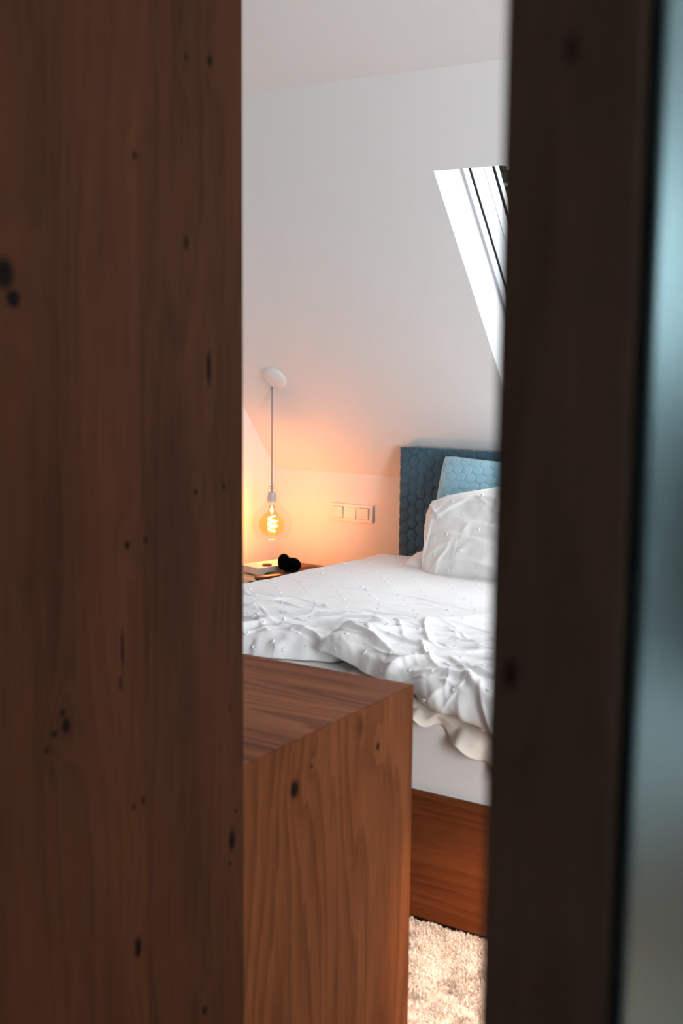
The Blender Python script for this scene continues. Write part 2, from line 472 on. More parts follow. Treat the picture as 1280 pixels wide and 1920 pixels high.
# ------------------------------------------------------------------ sliding door (nearest to the camera)
door = thing('door_1', 'sliding door of dark wood around frosted grey-green glass, slid aside at the right', 'door', (0.2, 0.67, ZF), kind='structure')
DX0, DX1, DY0, DY1 = -0.3056, 0.62, 0.65, 0.685
box('stile', (DX0, DY0, ZF + 0.01), (-0.2238, DY1, ZC - 0.03), M_stile, door, 0.0015)
box('stile', (DX1 - 0.09, DY0, ZF + 0.01), (DX1, DY1, ZC - 0.03), M_stile, door, 0.0015)
box('rail', (-0.2238, DY0, ZF + 0.01), (DX1 - 0.09, DY1, 0.12), M_stile, door, 0.0015)
box('rail', (-0.2238, DY0, ZC - 0.13), (DX1 - 0.09, DY1, ZC - 0.03), M_stile, door, 0.0015)
box('door_gasket', (-0.2238, DY0 + 0.010, 0.12), (-0.2195, DY1 - 0.005, ZC - 0.13), M_black, door)
box('frosted_pane', (-0.2195, DY0 + 0.014, 0.12), (DX1 - 0.09, DY0 + 0.020, ZC - 0.13), M_frost, door)
st(box('trim_1', (-1.18, 0.66, ZC - 0.028), (XR, 0.675, ZC), M_black))
st(box('wall_partition', (0.60, 0.70, ZF), (XR, 0.80, ZC), M_wall))

# ------------------------------------------------------------------ wardrobe (tall panel on the left)
PX = -1.18
wd = thing('wardrobe', 'tall dark oak wardrobe filling the left of the picture, knotty side panel', 'wardrobe', (-2.2, 1.25, ZF))
box('side_panel', (PX - 0.028, 0.93, ZF), (PX + 0.004, 1.5455, ZC - 0.002), M_panel, wd, 0.0012)
box('carcass', (XL + 0.005, 0.96, ZF + 0.06), (PX - 0.028, 1.544, ZC - 0.01), M_panel, wd)
for k in range(4):
    x0 = XL + 0.01 + k * 0.553
    d_ = box('wardrobe_door', (x0 + 0.002, 0.935, ZF + 0.07), (x0 + 0.549, 0.958, ZC - 0.02), M_panel, wd, 0.001)
    box('handle', (x0 + 0.50, 0.915, 1.0), (x0 + 0.515, 0.935, 1.25), M_metal, d_, 0.002)

# ------------------------------------------------------------------ sideboard
sb = thing('sideboard', 'waist-high oak sideboard standing against the wardrobe at the foot of the bed', 'sideboard', (-1.7, 1.85, ZF))
SY0, SY1, SZ = 1.5485, 2.1445, 0.80
def mitred(name, axis):
    """waterfall: the top and the side panel meet in a 45 degree mitre"""
    t_ = 0.03
    if axis == 'side': P2 = [(PX, ZF), (PX, SZ), (PX - t_, SZ - t_), (PX - t_, ZF)]
    else: P2 = [(PX, SZ), (XL + 0.4, SZ), (XL + 0.4, SZ - t_), (PX - t_, SZ - t_)]
    bm = bmesh.new()
    A = [bm.verts.new((x, SY0, z)) for x, z in P2]; B = [bm.verts.new((x, SY1, z)) for x, z in P2]
    bm.faces.new(A); bm.faces.new(B[::-1])
    for i in range(4): bm.faces.new((A[i], B[i], B[(i + 1) % 4], A[(i + 1) % 4]))
    bmesh.ops.recalc_face_normals(bm, faces=bm.faces)
    bmesh.ops.bevel(bm, geom=bm.edges[:], offset=0.0012, segments=2, affect='EDGES')
    return link(name, bm_mesh(bm), M_cab if axis == 'side' else M_cabtop, sb)
mitred('side_panel', 'side'); mitred('top', 'top')
box('carcass', (XL + 0.4, SY0 + 0.002, ZF + 0.05), (PX - 0.03, SY1 - 0.022, SZ - 0.03), M_cab, sb)
for k in range(2):
    for j in range(3):
        x0 = XL + 0.41 + k * 0.90
        dr = box('drawer', (x0, SY1 - 0.021, 0.03 + j * 0.246), (x0 + 0.89, SY1 - 0.001, 0.03 + j * 0.246 + 0.238), M_cab, sb, 0.001)

# ------------------------------------------------------------------ rug
def rug():
    r = thing('rug', 'cream shaggy rug lit warmly on the floor at the foot of the bed', 'rug', (-1.0, 1.9, ZF))
    x0, y1 = -2.4, 2.625
    box('backing', (x0, 2.155, ZF), (-0.1, y1, ZF + 0.012), M_rug, r)
    N = 95000
    px = np.concatenate([rng.uniform(-1.50, -0.95, N), rng.uniform(x0, -0.1, 22000)])
    py = np.concatenate([rng.uniform(2.16, y1 - 0.002, N), rng.uniform(2.16, y1, 22000)])
    n = len(px)
    hgt = 0.031 + 0.009 * rng.random(n) + 0.006 * fbm(px * 20, py * 20)
    clump = np.stack([vnoise(px * 38, py * 38), vnoise(px * 38 + 50, py * 38 + 50)], 1) * 0.022
    lean = clump + rng.normal(0, 0.006, (n, 2))
    a = rng.uniform(0, 2 * np.pi, n); w = 0.0013
    dx, dy = np.cos(a) * w, np.sin(a) * w
    V = np.zeros((n, 6, 3))
    for k, (f, ws) in enumerate(((0, 1.0), (0.6, 1.0), (1.0, 0.5))):
        cx = px + lean[:, 0] * f * f; cy = py + lean[:, 1] * f * f; cz = ZF + 0.008 + hgt * (f - 0.25 * f * f)
        V[:, 2 * k] = np.stack([cx - dx * ws, np.minimum(cy - dy * ws, y1 + 0.004), cz], 1)
        V[:, 2 * k + 1] = np.stack([cx + dx * ws, np.minimum(cy + dy * ws, y1 + 0.004), cz], 1)
    base = np.arange(n)[:, None] * 6
    F = np.concatenate([base + np.array([0, 1, 3, 2]), base + np.array([2, 3, 5, 4])])
    o = link('pile', mesh_np(V.reshape(-1, 3), F), M_rug, r); o['kind'] = 'stuff'
t = NT('cream_shag'); P_ = t.pos()
big = t.noise(P_, 9, 3)
spot = t.n('ShaderNodeSeparateXYZ'); t.l(P_, spot.inputs[0])
c_ = t.mix(t.noise(P_, 160, 2), (0.56, 0.50, 0.45, 1), (0.88, 0.83, 0.78, 1))
c_ = t.mix(t.ramp(big, [(0.71, (0, 0, 0, 1)), (0.78, (1, 1, 1, 1))]), c_, (0.30, 0.27, 0.25, 1))
t.bsdf(c_, 0.95)
M_rug = t.m
rug()

# ------------------------------------------------------------------ bed
BX0, BX1, BY0, BY1 = -2.62, -0.82, 2.636, 4.56
bed = thing('bed', 'double bed with red-brown oak frame, white mattress and blue quilted headboard', 'bed', ((BX0 + BX1) / 2, 3.6, ZF))
bm = bmesh.new()
add_box(bm, (BX0, BY0, 0.004), (BX1, BY0 + 0.03, 0.353), 0.002)
link('footboard', bm_mesh(bm), M_bedwood, bed)
for x in (BX0, BX1 - 0.03): box('side_rail', (x, BY0 + 0.03, 0.004), (x + 0.03, BY1, 0.353), M_bedwood, bed, 0.002)
box('plinth', (BX0 + 0.12, BY0 + 0.10, ZF), (BX1 - 0.12, BY1 - 0.1, 0.05), M_black, bed)
box('slat_base', (BX0 + 0.03, BY0 + 0.03, 0.05), (BX1 - 0.03, BY1, 0.30), M_bedwood, bed)
box('mattress', (BX0 + 0.015, BY0 + 0.012, 0.30), (BX1 - 0.015, BY1 - 0.002, 0.598), M_mattress, bed, 0.018)

# hexagon quilting --------------------------------------------------------------
def hexdist(x, y, px_, py_):
    """flat-top hexagons, columns px_ apart, rows py_ apart; 0 at a cell's seam, 1 in its middle"""
    k = px_ / (py_ * math.sqrt(3) / 2)            # squash
    X = x / k; Y = y
    s = py_ / math.sqrt(3)
    q = (2.0 / 3 * X) / s; r = (-1.0 / 3 * X + math.sqrt(3) / 3 * Y) / s
    cx, cz = q, r; cy = -cx - cz
    rx, ry, rz = np.round(cx), np.round(cy), np.round(cz)
    dx, dy, dz = np.abs(rx - cx), np.abs(ry - cy), np.abs(rz - cz)
    m1 = (dx > dy) & (dx > dz); m2 = (~m1) & (dy > dz)
    rx = np.where(m1, -ry - rz, rx); rz = np.where(~m1 & ~m2, -rx - ry, rz)
    hx = s * 1.5 * rx; hy = s * math.sqrt(3) * (rz + rx / 2)
    ux, uy = X - hx, Y - hy
    ap = py_ / 2
    d = np.maximum(np.abs(uy), np.abs(ux) * math.sqrt(3) / 2 + np.abs(uy) / 2)
    return np.clip(1 - d / ap, 0, 1)

def quilt_h(e, depth=0.007):
    return depth * (1 - np.exp(-e / 0.075)) + depth * 0.25 * np.sqrt(np.clip(e, 0, 1))

def headboard():
    th, z0, z1 = 0.055, 0.02, 1.079
    x0, x1 = -2.606, -0.83
    # profile running from back bottom-left? sweep: grid over the front, wrapped round the left, right and top edges
    r = 0.016
    def wrap(n_flat, lo, hi):
        # arclength coordinate mapped to (position, depth, normal) with rounded edges on both ends
        pass
    us = np.concatenate([np.linspace(x0 - 0.0, -1.9, 236), np.linspace(-1.9, x1, 180)[1:]])
    zs = np.linspace(z0, z1, 250)
    # outward strip for the edges: extra columns with depth
    Yf = BY1
    ncol = 10
    U = []; 
    for k in range(ncol): U.append((x0, th - (th - r) * k / (ncol - 1.0), 'L'))
    for k in range(1, 7):
        a = k / 7 * math.pi / 2; U.append((x0 + r - r * math.cos(a), r - r * math.sin(a), 'a'))
    for x in us[us > x0 + r]:
        if x < x1 - r: U.append((x, 0.0, 'F'))
    for k in range(1, 7):
        a = k / 7 * math.pi / 2; U.append((x1 - r + r * math.sin(a), r - r * math.cos(a), 'b'))
    U.append((x1, th, 'R'))
    Z = [(z, 0.0) for z in zs if z < z1 - r]
    for k in range(1, 7):
        a = k / 7 * math.pi / 2; Z.append((z1 - r + r * math.sin(a), r - r * math.cos(a)))
    for k in range(ncol): Z.append((z1, r + (th - r) * k / (ncol - 1.0)))
    U_ = np.array([(u[0], u[1]) for u in U]); Z_ = np.array(Z)
    ux = U_[:, 0][:, None] + 0 * Z_[:, 0][None]; ud = U_[:, 1][:, None] + 0 * Z_[:, 0][None]
    zz = Z_[:, 0][None] + 0 * ux; zd = Z_[:, 1][None] + 0 * ux
    dep = np.maximum(ud, zd)
    # coordinates of the quilting run on over the edges
    cx = np.where(ud > 0.0, np.where(ux < -2, ux - ud, ux + ud), ux); cz = zz + zd
    e = hexdist(cx + 2.655, cz - z1 - 0.02, 0.0405, 0.0545)
    h = quilt_h(e, 0.0066)
    nx = np.clip(-ud / r, -1, 0) * (ux < -2) + np.clip(ud / r, 0, 1) * (ux >= -2); nz = np.clip(zd / r, 0, 1); ny = -np.clip(1 - dep / r, 0.0, 1)
    ln = np.sqrt(nx ** 2 + ny ** 2 + nz ** 2) + 1e-9
    h = h - 0.0085
    h = np.where((ud > r * 0.5), h * 0.35 - 0.0015, h)
    # slight overall softness
    P = np.stack([ux + nx / ln * h, Yf + dep + ny / ln * h, zz + nz / ln * h], 2)
    V, F = grid_mesh(P)
    o = link('headboard', mesh_np(V, F), M_velvet, bed, smooth=True)
    box('headboard_back', (x0 + 0.012, Yf + 0.03, ZF), (x1 - 0.012, Yf + th - 0.004, z1 - 0.02), M_velvet, bed)
    return o
headboard()

# ------------------------------------------------------------------ duvets
MT = 0.600
def path(s, yend, r=0.045):
    """s = distance past the head edge; flat, then over the mattress edge at yend, then down. returns y, z, ny, nz"""
    # here s is measured as (y_head - y) unrolled
    fl = s <= 0
    a = np.clip(s / r, 0, math.pi / 2)
    y = np.where(fl, yend + r - s, yend + r - r * np.sin(a))
    z = np.where(fl, 0.0, -r + r * np.cos(a))
    ex = np.clip(s - r * math.pi / 2, 0, None)
    z = z - ex
    ny = np.where(fl, 0.0, -np.sin(a)); nz = np.where(fl, 1.0, np.cos(a))
    return y, z, ny, nz

def make_duvet(name, label, xl, xr, foot, yh, zb, thick, strokes, nu, nv, seed, tuft_box, lift=None, hemamp=0.012, wr=1.0, scal=0.02, yoff=BY0 + 0.008, taper=((0, 9), (1, 1))):
    u = np.linspace(0, 1, nu); v = 1 - (1 - np.linspace(0, 1, nv)) ** 1.45
    u = np.clip(u, 0, 1); U, Vv = np.meshgrid(u, v, indexing='ij')
    # v: 0 head -> 1 foot.   unrolled length coordinate q (0 at mattress-edge bend start, negative on the flat)
    yb = BY0 + 0.008 + 0.045                    # y where the bend starts
    qh = -(yh - yb)
    X0 = xl(yh) + U * 0
    qf = foot(U) + scal * (vnoise(U * 9.0 + seed, U * 0 + seed) + 0.7 * vnoise(U * 23.0 + seed, U * 0 + 3.3))
    q = qh + Vv * (qf - qh)
    yflat = yb - q
    X = xl(np.maximum(yflat, 2.5)) * (1 - U) + xr(np.maximum(yflat, 2.5)) * U
    y, z, ny, nz = path(q, yoff)
    # distance to the rim
    wid = (xr(3.3) - xl(3.3))
    eu = np.minimum(U, 1 - U) * wid; ev = np.minimum(Vv, 1 - Vv) * (qf - qh)
    rim = 0.055
    f = lambda e: np.sqrt(np.clip(1 - (1 - np.clip(e / rim, 0, 1)) ** 2, 0, 1))
    rimf = f(eu) * f(ev)
    rimt = f(eu) * np.sqrt(np.clip(1 - (1 - np.clip(ev / np.where(Vv > 0.5, 0.11, 0.055), 0, 1)) ** 2.2, 0, 1))
    rimf = rimt
    th = thick * np.interp(yflat, taper[0], taper[1]) * rimf * (1 + 0.35 * fbm(X * 3 + seed, yflat * 3, 2))
    w = 0.010 * fbm(X * 7 + seed, yflat * 9, 3) + 0.006 * fbm(X * 3.0 + seed * 2, yflat * 24, 3)
    ridg = 0.5 - np.abs(fbm(X * 6 + 0.8 * fbm(X * 4, yflat * 4) * 4 + seed, yflat * 15 + seed * 3, 3)) * 2
    mask = np.clip((3.55 - yflat) / 0.7, 0.12, 1)
    w = w * (0.35 + mask) + 0.010 * np.clip(ridg, 0, 1) ** 2 * mask
    w = w + creases(X, yflat, strokes)
    top = th + w * np.clip(rimf * 1.2, 0, 1) * wr
    bot = 0.0 * top
    hem = hemamp * (vnoise(X * 16 + seed, yflat * 3) + 0.6 * vnoise(X * 33, yflat * 6)) * np.clip((q + 0.12) / 0.12, 0, 1) * 1.4
    if lift is not None:
        z = z + lift(X, yflat)
    Pt = np.stack([X, y + ny * (top) + np.where(ny < 0, hem * np.abs(ny), 0), zb + z + nz * top], 2)
    Pb = np.stack([X, y + ny * bot + np.where(ny < 0, hem * np.abs(ny), 0), zb + z + nz * bot], 2)
    # irregular in-plane waviness of the rim
    wav = 0.012 * vnoise(yflat * 11 + seed, X * 2) * np.exp(-eu / 0.06)
    Pt[..., 0] += wav; Pb[..., 0] += wav
    front = np.exp(-(ev / 0.07) ** 2) * (Vv > 0.5) * np.clip(rimf * 1.5, 0, 1)
    dfr = 0.030 * fbm(X * 12 + 3 * (yflat + ev * 2) + seed, ev * 14 + seed, 3) * front
    Pt[..., 1] -= dfr; Pt[..., 2] += 0.4 * dfr
    V1, F1 = grid_mesh(Pt); V2, F2 = grid_mesh(Pb)
    parts = [(V1, F1), (V2, F2[:, ::-1])]
    V, F = join_np(parts)
    me = mesh_np(V, F)
    bm = bmesh.new(); bm.from_mesh(me); bmesh.ops.remove_doubles(bm, verts=bm.verts, dist=0.0004)
    bm.to_mesh(me); bm.free()
    root = thing(name, label, 'duvet', (float(X.mean()), float(y.mean()), MT))
    link('duvet_cover', me, M_duvet, root, smooth=True)
    # tufts on a staggered lattice
    tp = []
    du = np.gradient(Pt, axis=0); dv = np.gradient(Pt, axis=1)
    Nn = np.cross(du, dv); Nn /= np.linalg.norm(Nn, axis=2, keepdims=True) + 1e-9
    sgn = -1 if Nn[nu // 2, nv // 2, 2] < 0 else 1
    Nn *= sgn
    lu = int(wid / 0.118); Ltot = float((foot(0.5) - qh)); lv = int(Ltot / 0.062)
    for j in range(lv):
        for i in range(lu):
            uu = (i + 0.5 + (0.5 if j % 2 else 0)) / lu + random.uniform(-.06, .06) / lu
            vv = (j + 0.5) / lv + random.uniform(-.1, .1) / lv
            if not (0.02 < uu < 0.98 and 0.012 < vv < 0.985): continue
            a, b = int(uu * (nu - 1)), int(vv * (nv - 1))
            tp.append(tuft(Pt[a, b], Nn[a, b], random.uniform(-0.9, 0.9) + 3.6, random.uniform(.006, .0085)))
    V, F = join_np(tp)
    link('tufts', mesh_np(V, F), M_duvet, root, smooth=True)['kind'] = 'stuff'
    return root

def pw(pts):
    xs_ = np.array([p_[0] for p_ in pts]); ys_ = np.array([p_[1] for p_ in pts])
    return lambda y: np.interp(y, xs_, ys_)
def spl(pts):
    xs_ = np.array([p_[0] for p_ in pts]); ys_ = np.array([p_[1] for p_ in pts])
    g = np.linspace(xs_[0], xs_[-1], 200); h = np.interp(g, xs_, ys_)
    k = np.ones(15) / 15; hp = np.pad(h, 7, mode='edge'); h = np.convolve(hp, k, 'valid')
    return lambda y: np.interp(y, g, h)

def rs(n, x0, x1, y0, y1, amean, aspread, L, w, h, seed):
    R = random.Random(seed); out = []
    for _ in range(n):
        out.append((R.uniform(x0, x1), R.uniform(y0, y1), amean + R.uniform(-aspread, aspread), R.uniform(*L), R.uniform(*w), R.uniform(*h), R.uniform(-1.2, 1.2)))
    return out
yb = BY0 + 0.053
# left duvet
str1 = rs(26, -2.6, -1.75, 2.72, 3.15, 0.15, 0.7, (.06, .20), (.010, .022), (.006, .017), 3) + rs(16, -2.5, -1.5, 3.1, 3.6, 0.1, 0.5, (.08, .22), (.010, .02), (.002, .007), 4)
str1 += rs(70, -2.6, -1.8, 2.70, 3.25, 0.3, 0.9, (.03, .09), (.005, .010), (.003, .008), 21) + rs(40, -2.5, -1.5, 3.2, 3.7, 0.1, 0.6, (.04, .12), (.005, .010), (.001, .004), 22)
str1 += [(-2.12, 2.80, 0.9, .16, .022, .020, .8), (-2.02, 2.88, 0.35, .16, .02, .018, -1), (-2.25, 2.86, 0.2, .2, .02, .016, 0.5), (-1.86, 2.98, 0.5, .14, .02, .014, 0)]
make_duvet('duvet', 'white tufted duvet on the left half of the bed, beside the nightstand',
           spl([(2.5, -2.60), (3.0, -2.635), (4.3, -2.62)]), spl([(2.5, -1.86), (2.8, -1.83), (3.0, -1.74), (3.35, -1.46), (4.3, -1.25)]),
           lambda U: yb - (2.69 + 0.08 * np.clip(U, 0, 1) + 0.05 * np.clip(U - 0.8, 0, 1) * 4), 4.42, MT + 0.002, 0.066, str1, 300, 340, 5.3, None, taper=((2.7, 3.1, 3.6, 4.2), (1, 0.92, 0.70, 0.42)))
# right duvet
str2 = rs(20, -1.85, -1.2, 2.60, 3.05, -0.2, 0.8, (.06, .18), (.010, .022), (.006, .016), 8) + rs(12, -1.75, -1.1, 3.0, 3.4, 0.1, 0.4, (.08, .2), (.010, .02), (.002, .008), 9)
str2 += rs(80, -1.85, -1.1, 2.58, 3.15, -0.1, 0.9, (.03, .09), (.005, .010), (.003, .008), 23)
str2 += [(-1.70, 2.86, -0.5, .18, .028, .022, .8), (-1.55, 2.72, 0.7, .16, .03, .022, -.6), (-1.38, 2.70, -0.15, .22, .018, .010, .3), (-1.62, 3.02, 0.5, .22, .02, .016, .3)]
make_duvet('duvet', 'white tufted duvet on the right half of the bed, slipping over the foot end',
           spl([(2.5, -1.84), (2.75, -1.86), (2.90, -1.87), (3.0, -1.82), (3.25, -1.62), (3.5, -1.45), (4.3, -1.15)]), spl([(2.5, -0.78), (4.3, -0.76)]),
           lambda U: np.interp(-1.86 + U * 1.08, [-1.86, -1.74, -1.64, -1.52, -1.44, -1.33, -1.22, -1.0, -0.78], [yb - 2.83, yb - 2.79, yb - 2.755, yb - 2.69, .030, .050, .085, .15, .19]) + 0.007 * np.sin(U * 31),
           4.2, MT + 0.012, 0.064, str2, 330, 360, 9.7, None,
           lift=lambda X, Y: 0.028 * np.exp(-((X - np.interp(Y, [2.7, 3.0, 3.5, 4.2], [-1.84, -1.8, -1.45, -1.15])) / 0.13) ** 2), hemamp=0.009, yoff=BY0 - 0.022)

# cream sheet hanging below the right duvet ---------------------------------------
def hanging_sheet():
    nu, nv = 220, 60
    X = np.linspace(-1.72, -0.84, nu)[:, None] + np.zeros((1, nv)); v = np.linspace(0, 1, nv)[None] + 0 * X
    zb = np.interp(X, [-1.72, -1.6, -1.435, -1.38, -1.326, -1.28, -1.235, -1.0, -0.84], [.575, .565, .550, .540, .503, .490, .458, .40, .38]) + 0.009 * np.sin(X * 95) + 0.006 * vnoise(X * 40, X * 0)
    L0 = 0.14
    ydrop = BY0 + 0.006
    flat = v < 0.3
    Y = np.where(flat, ydrop + 0.02 + (0.3 - v) / 0.3 * L0, ydrop + 0.02 - np.clip((v - 0.3) / 0.08, 0, 1) * 0.024)
    Z = np.where(flat, MT + 0.004, MT + 0.004 - np.clip((v - 0.30) / 0.7, 0, 1) * (MT + 0.004 - zb))
    hang = np.clip((v - 0.35) / 0.65, 0, 1)
    Y = Y - hang * (0.016 + 0.020 * np.sin(X * 52 + 3 * vnoise(X * 6, v * 2) * 2) * hang + 0.022 * fbm(X * 14, v * 3 + X * 9, 3))
    P = np.stack([X, Y, Z], 2); V, F = grid_mesh(P)
    o = link('bed_sheet', mesh_np(V, F), M_sheet, smooth=True)
    sol = o.modifiers.new('thickness', 'SOLIDIFY'); sol.thickness = 0.004; sol.offset = 1
    setp(o, 'thin cream bed sheet hanging wavy over the foot of the mattress below the right duvet', 'sheet')
hanging_sheet()

# ------------------------------------------------------------------ pillows and cushion
def pillow_mesh(w, h, t_, n=110, seed=0.0, wr=0.008, strokes=(), pinch=0.10, quilt=None, rimr=0.5, rnd=0.12):
    u = np.linspace(-1, 1, n); U, V_ = np.meshgrid(u, u, indexing='ij')
    U = np.sign(U) * (1 - (1 - np.abs(U)) ** 1.25); V_ = np.sign(V_) * (1 - (1 - np.abs(V_)) ** 1.25)
    f = np.clip((1 - np.abs(U) ** 3.6), 0, 1) ** rimr * np.clip((1 - np.abs(V_) ** 3.6), 0, 1) ** rimr
    x = U * w / 2 * (1 - pinch * (1 - V_ ** 2) * np.abs(U) ** 3); y = V_ * h / 2 * (1 - pinch * (1 - U ** 2) * np.abs(V_) ** 3)
    rc = 1 - (rnd + (0.10 if rnd > 0.1 else 0) * (V_ < 0)) * (np.abs(U) * np.abs(V_)) ** 2.5; x = x * rc; y = y * rc
    out = []
    for s in (1, -1):
        dz = f * t_ / 2
        wri = wr * (fbm(x * 9 + seed + s, y * 9, 3) * 1.5 + np.clip(0.4 - np.abs(fbm(x * 7 + seed, y * 11 + s * 3, 2)) * 2, 0, 1))
        if strokes and s > 0: wri = wri + creases(x, y, strokes)
        dz = dz + wri * np.clip(f * 1.5, 0, 1)
        if quilt is not None: dz = dz + quilt(x, y) * np.clip(f * 2.2, 0, 1)
        out.append(np.stack([x, y, s * dz], 2))
    V1, F1 = grid_mesh(out[0]); V2, F2 = grid_mesh(out[1])
    V, F = join_np([(V1, F1), (V2, F2[:, ::-1])])
    me = mesh_np(V, F)
    bm = bmesh.new(); bm.from_mesh(me); bmesh.ops.remove_doubles(bm, verts=bm.verts, dist=0.0004); bm.to_mesh(me); bm.free()
    return me, out[0]

def place(name, label, cat, me, mat, loc, ex, ey, group=None):
    """ex = direction of the width, ey = direction of the height"""
    ex = Vector(ex).normalized(); ey = Vector(ey); ey = (ey - ex * ey.dot(ex)).normalized(); ez = ex.cross(ey)
    o = thing(name, label, cat, loc)
    o.rotation_euler = Matrix((ex, ey, ez)).transposed().to_euler()
    c = link('cover', me, mat, o, world_coords=False, smooth=True)
    return o, Matrix((ex, ey, ez)).transposed()

# blue quilted cushion
q_ = lambda x, y: quilt_h(hexdist(y + 0.01, x + 0.02, 0.0345, 0.0455), 0.0045) - 0.004
me, _ = pillow_mesh(0.47, 0.46, 0.15, n=230, seed=2.2, wr=0.004, quilt=q_, pinch=0.06, rimr=0.42, rnd=0.05)
cu, Mcu = place('cushion', 'blue hexagon-quilted velvet cushion, lightened as if lit, leaning on the headboard', 'cushion', me, M_velvet_lit, (-2.115, 4.430, 0.838), (1, 0.06, -0.045), (0.02, 0.30, 1))
# piping
pp = []
for k in range(200):
    a = 2 * math.pi * k / 199
    c, s = math.cos(a), math.sin(a)
    m = (abs(c) ** 14 + abs(s) ** 14) ** (-1 / 14)
    U0, V0 = c * m, s * m
    rc_ = 1 - 0.05 * abs(U0 * V0) ** 2.5
    pp.append((rc_ * U0 * 0.235 * (1 - .06 * (1 - V0 ** 2) * abs(U0) ** 3), rc_ * V0 * 0.23 * (1 - .06 * (1 - U0 ** 2) * abs(V0) ** 3), 0.002 * math.sin(k * 0.9)))
link('piping', tube(pp, 0.0042, 8), M_velvet_lit, cu, world_coords=False, smooth=True)

def tufted(parent, top, w, h, mat):
    n = top.shape[0]
    du = np.gradient(top, axis=0); dv = np.gradient(top, axis=1); Nn = np.cross(du, dv); Nn /= np.linalg.norm(Nn, axis=2, keepdims=True) + 1e-9
    if Nn[n // 2, n // 2, 2] < 0: Nn = -Nn
    tp = []
    lu, lv = int(w / 0.118), int(h / 0.062)
    for j in range(lv):
        for i in range(lu):
            uu = (i + 0.5 + (0.5 if j % 2 else 0)) / lu; vv = (j + 0.5) / lv
            a, b = int(uu * (n - 1)), int(vv * (n - 1))
            if a > n - 3 or b > n - 3: continue
            tp.append(tuft(top[a, b], Nn[a, b], random.uniform(0, 6), 0.009))
    V, F = join_np(tp)
    link('tufts', mesh_np(V, F), mat, parent, world_coords=False, smooth=True)['kind'] = 'stuff'

pst = [(-0.05, -0.03, 2.85, .16, .022, .014, .6), (0.0, -0.13, -0.25, .20, .022, .020, .5), (-0.24, 0.12, -0.7, .10, .018, .012, 0), (-0.12, 0.12, .35, .14, .018, .012, 0), (0.02, 0.02, 2.9, .16, .020, .014, -.6), (-.27, -.02, 1.3, .12, .014, .010, 0), (-.18, -.1, 1.0, .10, .014, .008, 0)] + rs(24, -.3, .3, -.2, .2, 0, 1.5, (.03, .08), (.006, .012), (.002, .006), 31)
me, top = pillow_mesh(0.74, 0.45, 0.27, n=170, seed=4.0, wr=0.012, strokes=pst, pinch=0.09, rimr=0.55)
pl, _ = place('pillow', 'plump white tufted pillow standing in front of the blue cushion', 'pillow', me, M_duvet2, (-1.955, 4.215, 0.770), (1, -0.12, 0.22), (0.0, 0.42, 1))
tufted(pl, top, 0.74, 0.44, M_duvet2)
me, top = pillow_mesh(0.60, 0.44, 0.10, n=90, seed=6.0, wr=0.010, pinch=0.12)
place('pillow', 'white pillow lying under the plump one, its corner showing against the headboard', 'pillow', me, M_duvet2, (-2.115, 4.36, 0.640), (1, 0.10, 0.0), (-0.05, 1, 0.08))
me, top = pillow_mesh(0.60, 0.50, 0.16, n=90, seed=8.0, wr=0.012, pinch=0.10)
place('pillow', 'cream pillow standing behind the plump white one, corner at the dark door edge', 'pillow', me, M_sheet, (-1.66, 4.36, 0.80), (1, -0.05, 0.25), (0.1, 0.3, 1))

# ------------------------------------------------------------------ pendant lamp
LX, LY = -3.190, 4.409
ZT = 0.864
lamp = thing('pendant_lamp', 'pendant lamp with clear glass shade and glowing amber bulb hanging from the slope', 'lamp', (LX, LY, 1.40))
# canopy on the slope
cs = (Vector((-3.155, 4.382, 0)))
cs.z = ZK + (YK - cs.y) * math.tan(SL)
zq = -SN
Mq = Matrix((Vector((1, 0, 0)), zq.cross(Vector((1, 0, 0))), zq)).transposed().to_4x4()
prof = [(0.0, 0.022), (0.03, 0.0205), (0.05, 0.015), (0.0575, 0.009), (0.060, 0.004), (0.060, -0.001)]
link('canopy', lathe(prof, cs, 64, Mq), M_switch, lamp, smooth=True)
zc = ZK + (YK - LY) * math.tan(SL)
link('cable', tube([(LX, LY, zc - 0.006), (LX, LY, 1.2), (LX, LY, 0.905)], 0.0027, 10), M_cable, lamp, smooth=True)
sprof = [(0.0, 0.043), (0.0035, 0.043), (0.0052, 0.038), (0.0052, 0.016), (0.0115, 0.013), (0.0115, 0.011), (0.004, 0.010), (0.004, 0.004), (0.009, 0.003), (0.009, 0.001), (0.0035, 0.0), (0.0035, -0.006), (0.006, -0.013), (0.0, -0.013)]
link('cable_grip', lathe(sprof, (LX, LY, ZT), 32), M_metal, lamp, smooth=True)
sk = [(0.0, -0.013), (0.014, -0.013), (0.017, -0.017), (0.0215, -0.036), (0.0215, -0.050), (0.0225, -0.052), (0.0225, -0.055), (0.0215, -0.057), (0.0215, -0.070), (0.0, -0.070)]
link('socket', lathe(sk, (LX, LY, ZT), 40), M_socket, lamp, smooth=True)
shp = [(0.005, 0.003), (0.022, 0.0025), (0.029, -0.002), (0.0325, -0.010), (0.034, -0.025), (0.034, -0.058), (0.036, -0.068), (0.044, -0.078), (0.058, -0.090), (0.072, -0.106), (0.083, -0.124), (0.090, -0.143), (0.0915, -0.160), (0.0895, -0.180), (0.083, -0.200), (0.075, -0.216), (0.069, -0.2225)]
def smooth_prof(pr, m=5):
    out = []
    P_ = [pr[0]] + list(pr) + [pr[-1]]
    for i in range(1, len(P_) - 2):
        p0, p1, p2, p3 = [np.array(P_[i + k]) for k in (-1, 0, 1, 2)]
        for k in range(m):
            t_ = k / m
            out.append(tuple(0.5 * ((2 * p1) + (-p0 + p2) * t_ + (2 * p0 - 5 * p1 + 4 * p2 - p3) * t_ ** 2 + (-p0 + 3 * p1 - 3 * p2 + p3) * t_ ** 3)))
    out.append(pr[-1]); return out
